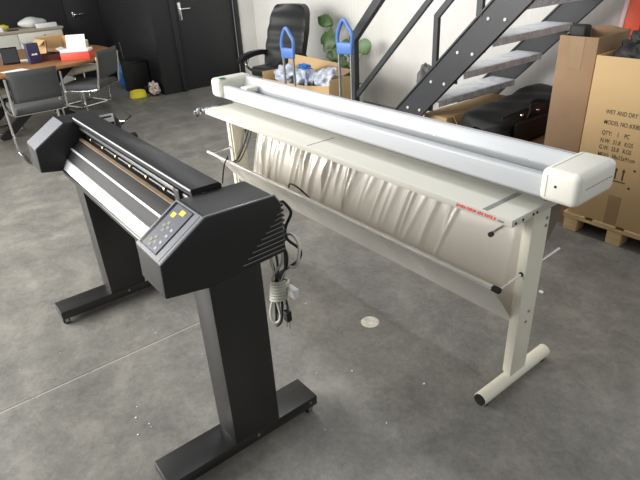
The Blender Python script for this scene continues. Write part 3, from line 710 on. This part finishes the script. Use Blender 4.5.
PT = thing('potted_plant', 'large leaved green plant growing against the white wall beside the stair post', 'plant', (-4.72,4.12,0))
obj('pot', MB().lathe([(0,0),(.11,0),(.145,.26),(.15,.28),(.135,.28),(.13,.25),(0,.25)], (-4.72,4.12,0), 24), 'white_plast', PT)
obj('soil', MB().lathe([(0,.25),(.128,.25),(.128,.255),(0,.26)], (-4.72,4.12,0), 20), 'grey_bowl', PT)
def leaf(c, L_, W_, rx, ry, rz, lobes=0, m='leaf'):
    def f(u, v):
        t = u; s = v*2-1
        w_ = W_*math.sin(PI*min(1,t*.93+.07))**.7*(1+(.22*math.cos(t*lobes*PI) if lobes else 0))
        return Vector((t*L_-L_/2, s*w_*.5, -.10*L_*s*s*.8+.08*L_*math.sin(t*PI)))
    return MB().grid(f, 18, 8, .002).xf(Matrix.Translation(c) @ Matrix.Rotation(rz,4,'Z') @ Matrix.Rotation(ry,4,'Y') @ Matrix.Rotation(rx,4,'X'))
for (c,L_,W_,rx,ry,rz,lo,m) in (
   ((-5.18,4.12,.925),.27,.15,1.0,.25,0,0,'leaf'),
   ((-5.02,4.05,.735),.26,.24,1.2,.2,.2,5,'leaf'),
   ((-4.80,4.15,.66),.24,.2,1.0,.5,.1,5,'leaf'),
   ((-4.56,4.16,.68),.17,.19,1.3,1.2,.1,0,'leaf_pale'),
   ((-4.87,4.05,.56),.22,.17,1.2,.9,.3,5,'leaf'),
   ((-4.78,4.03,.46),.22,.17,1.1,1.2,-.2,5,'leaf'),
   ((-4.95,4.06,.56),.2,.15,1.1,.3,.5,5,'leaf'),
   ((-4.70,4.06,.36),.22,.18,1.1,1.0,-.5,5,'leaf')):
    lf = obj('leaf', leaf(c,L_,W_,rx,ry,rz,lo), m, PT, 60)
    obj('leaf_stem', MB().tube(smoothpath([(-4.72,4.12,.26),((-4.72+c[0])/2+.03,4.12,(c[2]+.26)/2+.05),c],6), .005, 6), 'stem', lf)

# ------------------------------------------------------------------ meeting corner at the left
SB = thing('sideboard', 'white sideboard with a beige top against the black wall', 'sideboard', (-8.9,1.0,0))
obj('cabinet_body', MB().box((-9.19,-.6,.06),(-8.67,2.11,.865),.003), 'cab_white', SB)
obj('cabinet_top', MB().box((-9.195,-.62,.865),(-8.645,2.13,.9),.006), 'cab_top', SB)
obj('plinth', MB().box((-9.19,-.58,0),(-8.72,2.09,.06)), 'black_matte', SB)
for y0_,y1_ in ((-.58,.42),(.43,1.515)): 
    q = obj('cabinet_door', MB().box((-8.67,y0_,.07),(-8.652,y1_,.855),.002), 'cab_white', SB)
    obj('knob', MB().lathe([(0,0),(.012,0),(.012,.02),(0,.02)], (-8.652,y1_-.05,.6), 12, 'x'), 'black_matte', q)
for z0_,z1_ in ((.735,.855),(.41,.728),(.07,.403)):
    q = obj('drawer', MB().box((-8.67,1.524,z0_),(-8.652,2.10,z1_),.002), 'cab_white', SB)
    obj('knob', MB().lathe([(0,0),(.01,0),(.01,.02),(0,.02)], (-8.652,1.86,z1_-.05), 12, 'x'), 'black_matte', q)
solo('cloth_hat', MB().blob((-8.95,1.80,.958),(.11,.19,.075),lambda d: (1+.08*math.sin(5*d.y+2))*(1 if d.z>-.7 else .75/abs(d.z)*.93),4), 'white_plast', 'white cloth cap lying on the sideboard', 'cap', smooth=80)
solo('white_box', MB().box((-8.78,1.80,.9005),(-8.67,2.06,.955),.004), 'paper', 'small white box on the sideboard in front of the cap', 'box')
solo('yellow_bottle', MB().lathe([(0,0),(.035,0),(.037,.05),(.036,.15),(.02,.18),(.013,.2),(0,.2)], (0,0,0), 16, 'y'), 'yellow', 'yellow bottle lying on the sideboard at the left edge', 'bottle', (-8.95,1.29,.9375))
solo('paper_cup', MB().lathe([(0,0),(.025,0),(.032,.06),(.030,.06),(.024,.004),(0,.004)], (-8.70,1.36,.9005), 16), 'white_plast', 'small white cup on the sideboard front edge', 'cup')
solo('phone', MB().box((-8.75,1.42,.9005),(-8.67,1.56,.912),.004), 'black_gloss', 'black phone lying on the sideboard beside the cup', 'phone')

DT = thing('meeting_table', 'oval wooden meeting table on crossed black legs', 'table', (-7.05,.75,0))
pts = []
for k in range(72):
    a_ = 2*PI*k/72; c, s = math.cos(a_), math.sin(a_); q = 2.6
    r_ = (abs(c)**q+abs(s)**q)**(-1/q); pts.append((-7.02+1.0*c*r_, .62+1.55*s*r_))
obj('tabletop', MB().prism(pts,'z',.708,.74,.004,2), 'wood_top', DT)
for x_ in (-6.62,-7.45):
    for s in (-1,1):
        obj('leg', MB().sbar([(x_+.035*s,1.17+s*.46,.708),(x_+.035*s,1.17-s*.46,.0)], .06, .085, (1,0,0)), 'black_matte', DT)
# things on the table
TB = thing('tablet', 'black tablet propped up on the wooden table', 'tablet', (-6.66,1.035,.741), math.radians(-12), local=True)
R = Matrix.Rotation(math.radians(-14),4,'Y')
obj('tablet_body', MB().box((-.008,-.085,.0),(.008,.085,.17),.006).xf(Matrix.Translation((0,0,.003))@R), 'black_gloss', TB)
obj('screen', MB().box((.0085,-.072,.015),(.0095,.072,.155)).xf(Matrix.Translation((0,0,.003))@R), 'door_black', TB)
obj('prop', MB().box((-.09,-.05,.001),(-.005,.05,.006)), 'black_matte', TB)
NB = thing('navy_box', 'narrow navy box standing on the wooden table beside the tablet', 'box', (-6.50,1.235,.741), math.radians(10), local=True)
obj('box_body', MB().box((-.03,-.062,0),(.03,.062,.20),.003), 'navy', NB)
obj('logo', MB().box((.03,-.03,.085),(.031,.03,.093)).box((.03,-.026,.093),(.031,-.004,.101)).box((.03,.006,.093),(.031,.028,.103)), 'paper', NB, label='small white logo')
CX = thing('desk_carton', 'open tan carton on the wooden table behind the clutter tray', 'carton', (-6.88,1.56,.741), math.radians(8), local=True)
obj('carton_body', MB().box((-.13,-.15,0),(-.126,.15,.19)).box((.126,-.15,0),(.13,.15,.10)).box((-.126,.146,0),(.126,.15,.19)).box((-.126,-.15,0),(.126,-.146,.19)).box((-.126,-.146,0),(.126,.146,.004)), 'carton', CX)
obj('flap', MB().grid(lambda u,v: Vector((-.13-.01*v,-.15+.3*u,.19+.02*v)),4,3,.004), 'carton', CX)
obj('flap', MB().grid(lambda u,v: Vector((-.12+.24*u,-.148-.07*v,.19-.05*v)),4,3,.004), 'carton', CX)
CT = thing('clutter_tray', 'red brown tray of dark odds and ends on the wooden table', 'tray', (-6.62,1.44,.741), math.radians(-5), local=True)
obj('tray_body', MB().box((-.09,-.12,0),(.09,.12,.01)).box((-.09,-.12,.01),(.09,-.112,.06)).box((-.09,.112,.01),(.09,.12,.06)).box((-.09,-.112,.01),(-.082,.112,.06)).box((.082,-.112,.01),(.09,.112,.06)), 'navy_wood', CT)
solo('cable_ball', MB().tube([(-6.62+.035*math.cos(k*.9)*(.6+.4*math.sin(k*.31)), 1.44+.05*math.sin(k*.9)*(.7+.3*math.cos(k*.23)), .788+.026*math.sin(k*.37)) for k in range(60)], .007, 6), 'black_matte', 'tangled black cable heaped in the red brown tray', 'cable')
solo('pen', MB().cyl((-6.66,1.40,.756),(-6.69,1.43,.93),.005), 'black_matte', 'black pen standing up in the red brown tray', 'pen')
RB = thing('red_box', 'red box with an open white lid on the wooden table', 'box', (-6.37,1.64,.741), math.radians(-33), local=True)
obj('box_body', MB().box((-.09,-.15,0),(.09,.15,.08),.003), 'red_box', RB)
obj('inner_tray', MB().box((-.086,-.146,.08),(.086,.146,.105),.004), 'paper', RB)
obj('lid', MB().grid(lambda u,v: Vector((-.05-.05*v,-.11+.20*u,.105+.13*v)),4,4,.006), 'paper', RB)
obj('flap', MB().grid(lambda u,v: Vector((-.08+.16*u,-.147-.035*v,.10+.025*v)),3,3,.004), 'paper', RB)
for i,(x_,y_,rz,lab) in enumerate(((-6.17,.965,.3,'white sheet of paper at the front edge of the wooden table'),(-6.78,1.19,-.2,'white papers between the tablet and the navy box'))):
    solo('paper_sheet', MB().box((-.075,-.105,0),(.075,.105,.003 if i==0 else .012)), 'paper', lab, 'paper', (x_,y_,.7405), rz)

def sled_chair(name, label, loc, rz, fab, group=None):
    T = thing(name, label, 'chair', loc, rz, group, local=True)
    # local: faces -x, back at +x ; width along y
    def bk(side):
        def f(u,v):
            y = (u*2-1)*.205; z = .575+.275*v; x = .225+.05*v-.03*(1-(u*2-1)**2)*-1*.8
            e = min(1, min(u,1-u)*12, min(v,1-v)*9)**.5
            return Vector((x+(.004+.016*e if side else -.004-.022*e), y, z))
        return f
    b = MB().grid(bk(0),16,12).grid(bk(1),16,12)
    for e in (0,1):
        b.grid(lambda u,v,e=e: bk(0)(e,v).lerp(bk(1)(e,v),u),2,12); b.grid(lambda u,v,e=e: bk(0)(v,e).lerp(bk(1)(v,e),u),2,16)
    bmesh.ops.remove_doubles(b.bm, verts=b.bm.verts[:], dist=.0008); bmesh.ops.recalc_face_normals(b.bm, faces=b.bm.faces[:])
    obj('backrest', b, fab, T, 50)
    obj('seat', MB().box((-.24,-.215,.462),(.20,.215,.522),.024,4), fab, T)
    for s in (-1,1):
        y = s*.228
        obj('side_frame', MB().tube(smoothpath([(.275,y,.80),(.25,y,.62),(.225,y,.53),(.20,y,.47),(.0,y,.457),(-.20,y,.46),(-.245,y,.42),(-.25,y,.32),(-.255,y,.06),(-.235,y,.014),(-.1,y,.0125),(.2,y,.0125)],5), .0115, 8), 'chrome', T)
    obj('rear_bar', MB().tube([(.2,-.228,.0125),(.2,.228,.0125)], .0115, 8), 'chrome', T)
    for x_ in (.16,-.18): obj('seat_bar', MB().tube([(x_,-.228,.457),(x_,.228,.457)], .0105, 8), 'chrome', T)
    return T
sled_chair('cantilever_chair', 'dark grey chair with chrome frame seen from behind at the wooden table', (-5.64,.965,0), 0, 'chair_grey')
sled_chair('cantilever_chair', 'dark grey chair with chrome frame turned side on at the round end of the table', (-6.24,1.66,0), math.radians(44), 'chair_grey')
def sled_stool(label, loc, rz):
    T = thing('sled_stool', label, 'stool', loc, rz, local=True)
    obj('seat', MB().box((-.215,-.215,.425),(.215,.215,.495),.03,4), 'chair_cream', T)
    for s in (-1,1):
        y = s*.222
        obj('side_frame', MB().tube(smoothpath([(.20,y,.0125),(.225,y,.05),(.23,y,.30),(.20,y,.40),(.12,y,.42),(-.12,y,.42),(-.20,y,.40),(-.23,y,.30),(-.225,y,.05),(-.20,y,.0125),(.0,y,.0125),(.20,y,.0125)],5), .0115, 8), 'chrome', T)
    for x_ in (-.18,.18): obj('cross_bar', MB().tube([(x_,-.222,.0125),(x_,.222,.0125)], .0105, 8), 'chrome', T)
sled_stool('cream stool with a chrome frame half under the table at the left edge', (-7.0,.72,0), math.radians(8))
sled_stool('cream stool with a chrome frame under the round end of the table', (-7.62,1.93,0), math.radians(20))
solo('cream_cup', MB().lathe([(0,0),(.045,0),(.055,.10),(.05,.105),(.045,.10),(.038,.01),(0,.01)], (-7.1,1.93,.7405), 20), 'chair_cream', 'cream cup on the wooden table behind the red box', 'cup')

BN = thing('rubbish_bin', 'black bin standing in the dark corner beside the blue bag', 'bin', (-7.98,2.70,0))
obj('bin_body', MB().box((-8.0,2.60,0),(-7.63,2.855,.42),.01), 'black_matte', BN)
obj('bin_rim', MB().box((-8.01,2.59,.42),(-7.62,2.86,.435),.004), 'black_metal', BN)
obj('aerial', MB().cyl((-7.97,2.66,.43),(-8.01,2.66,.66),.009), 'black_metal', BN)
solo('blue_bag', MB().blob((-8.16,2.70,.185),(.115,.11,.21),lambda d: (1+.05*math.sin(9*d.x+6*d.z)+.04*math.sin(15*d.y+7*d.z))*(1 if d.z>-.86 else .86/abs(d.z)),5).xf(Matrix.Translation((0,0,.0))), 'blue_bag', 'shiny blue plastic bag on the floor beside the black bin', 'bag', smooth=40)
solo('yellow_bowl', MB().lathe([(0,0),(.11,0),(.118,.012),(.10,.085),(.09,.09),(.082,.085),(.075,.03),(0,.025)], (-7.405,2.56,0), 28), 'yellow', 'yellow pet bowl on the floor by the black wall', 'bowl')
solo('dotted_cloth', MB().blob((-7.315,2.765,.085),(.11,.06,.08),crump(21),5).xf(Matrix.Translation((0,0,.012))), 'dotted', 'crumpled white cloth with dark dots beside the yellow bowl', 'cloth', smooth=70)
solo('black_pouch', MB().blob((-7.56,2.75,.05),(.038,.038,.05),crump(5),4), 'nylon', 'small black pouch behind the yellow bowl', 'pouch', smooth=70)

# debris on the floor
rd = random.Random(11); db = MB()
for (x_,y_) in ((-1.781,.341),(-1.726,.315),(-1.66,.343),(-1.64,.343),(-1.636,.288),(-2.367,.015),(-2.367,.191),(-1.179,.85),(-1.098,1.316),(-1.356,1.143),(-1.317,1.981),(-2.2,.6),(-1.9,.7),(-1.45,1.02),(-1.9,1.3),(-1.05,1.05)):
    r_ = rd.uniform(.002,.0045); db.blob((x_,y_,r_*.5),(r_,r_*rd.uniform(.6,1.4),r_*.5),None,1)
o = solo('floor_debris', db, 'paper', 'tiny white crumbs scattered on the concrete floor', 'debris'); o['kind'] = 'stuff'
solo('paper_scrap', MB().blob((0,0,.007),(.012,.009,.007),crump(3),3), 'paper', 'white paper scrap on the floor behind the near trimmer leg', 'paper scrap', (-1.147,2.259,0))

# ------------------------------------------------------------------ light
wd = bpy.data.worlds.new('World'); SC.world = wd; wd.use_nodes = True
bg = wd.node_tree.nodes['Background']; bg.inputs[0].default_value = (.93,.97,1,1); bg.inputs[1].default_value = .22
def area(name, loc, to, sx, sy, e, col=(1,1,1)):
    l = bpy.data.lights.new(name, 'AREA'); l.shape = 'RECTANGLE'; l.size = sx; l.size_y = sy; l.energy = e; l.color = col
    o = bpy.data.objects.new(name, l); COL.objects.link(o); o.location = loc
    o.rotation_euler = (Vector(to)-Vector(loc)).to_track_quat('-Z','Y').to_euler(); return o
area('daylight_door', (-7.2,-3.0,2.3), (-2.6,.8,.0), 4.2, 3.0, 300, (1,.98,.94))
area('daylight_door', (-4.0,-2.5,2.0), (-2.3,1.2,.2), 3.2, 2.2, 315, (1,.985,.95))
area('daylight_window', (2.4,1.2,2.4), (-1.5,2.6,.6), 3.0, 1.8, 12, (.97,.99,1))
area('ceiling_tube', (2.9,2.0,3.9), (2.9,2.0,0), .3, 3.0, 24, (1,1,1))
for x_,y_,e_ in ((-5.2,2.5,40),(-2.2,2.8,26),(.6,2.6,15),(-1.6,.2,8)):
    area('ceiling_tube', (x_,y_,3.9), (x_,y_,0), 2.4, .25, e_, (1,1,1))

# ------------------------------------------------------------------ camera
F = Vector((-0.70686295,0.52733425,-0.47144816)); RR = Vector((0.61910911,0.78359654,-0.0517724)); UU = Vector((-0.34212379,0.32847384,0.88037279))
cd = bpy.data.cameras.new('camera'); cam = bpy.data.objects.new('camera', cd); COL.objects.link(cam)
mt = Matrix((RR, UU, -F)).transposed().to_4x4(); mt.translation = (0,0,1.6); cam.matrix_world = mt
cd.sensor_width = 36; cd.lens = 533.024/640*36; cd.clip_start = .05
SC.camera = cam
SC.view_settings.view_transform = 'Standard'; SC.view_settings.look = 'None'; SC.view_settings.gamma = 1; SC.view_settings.exposure = 0
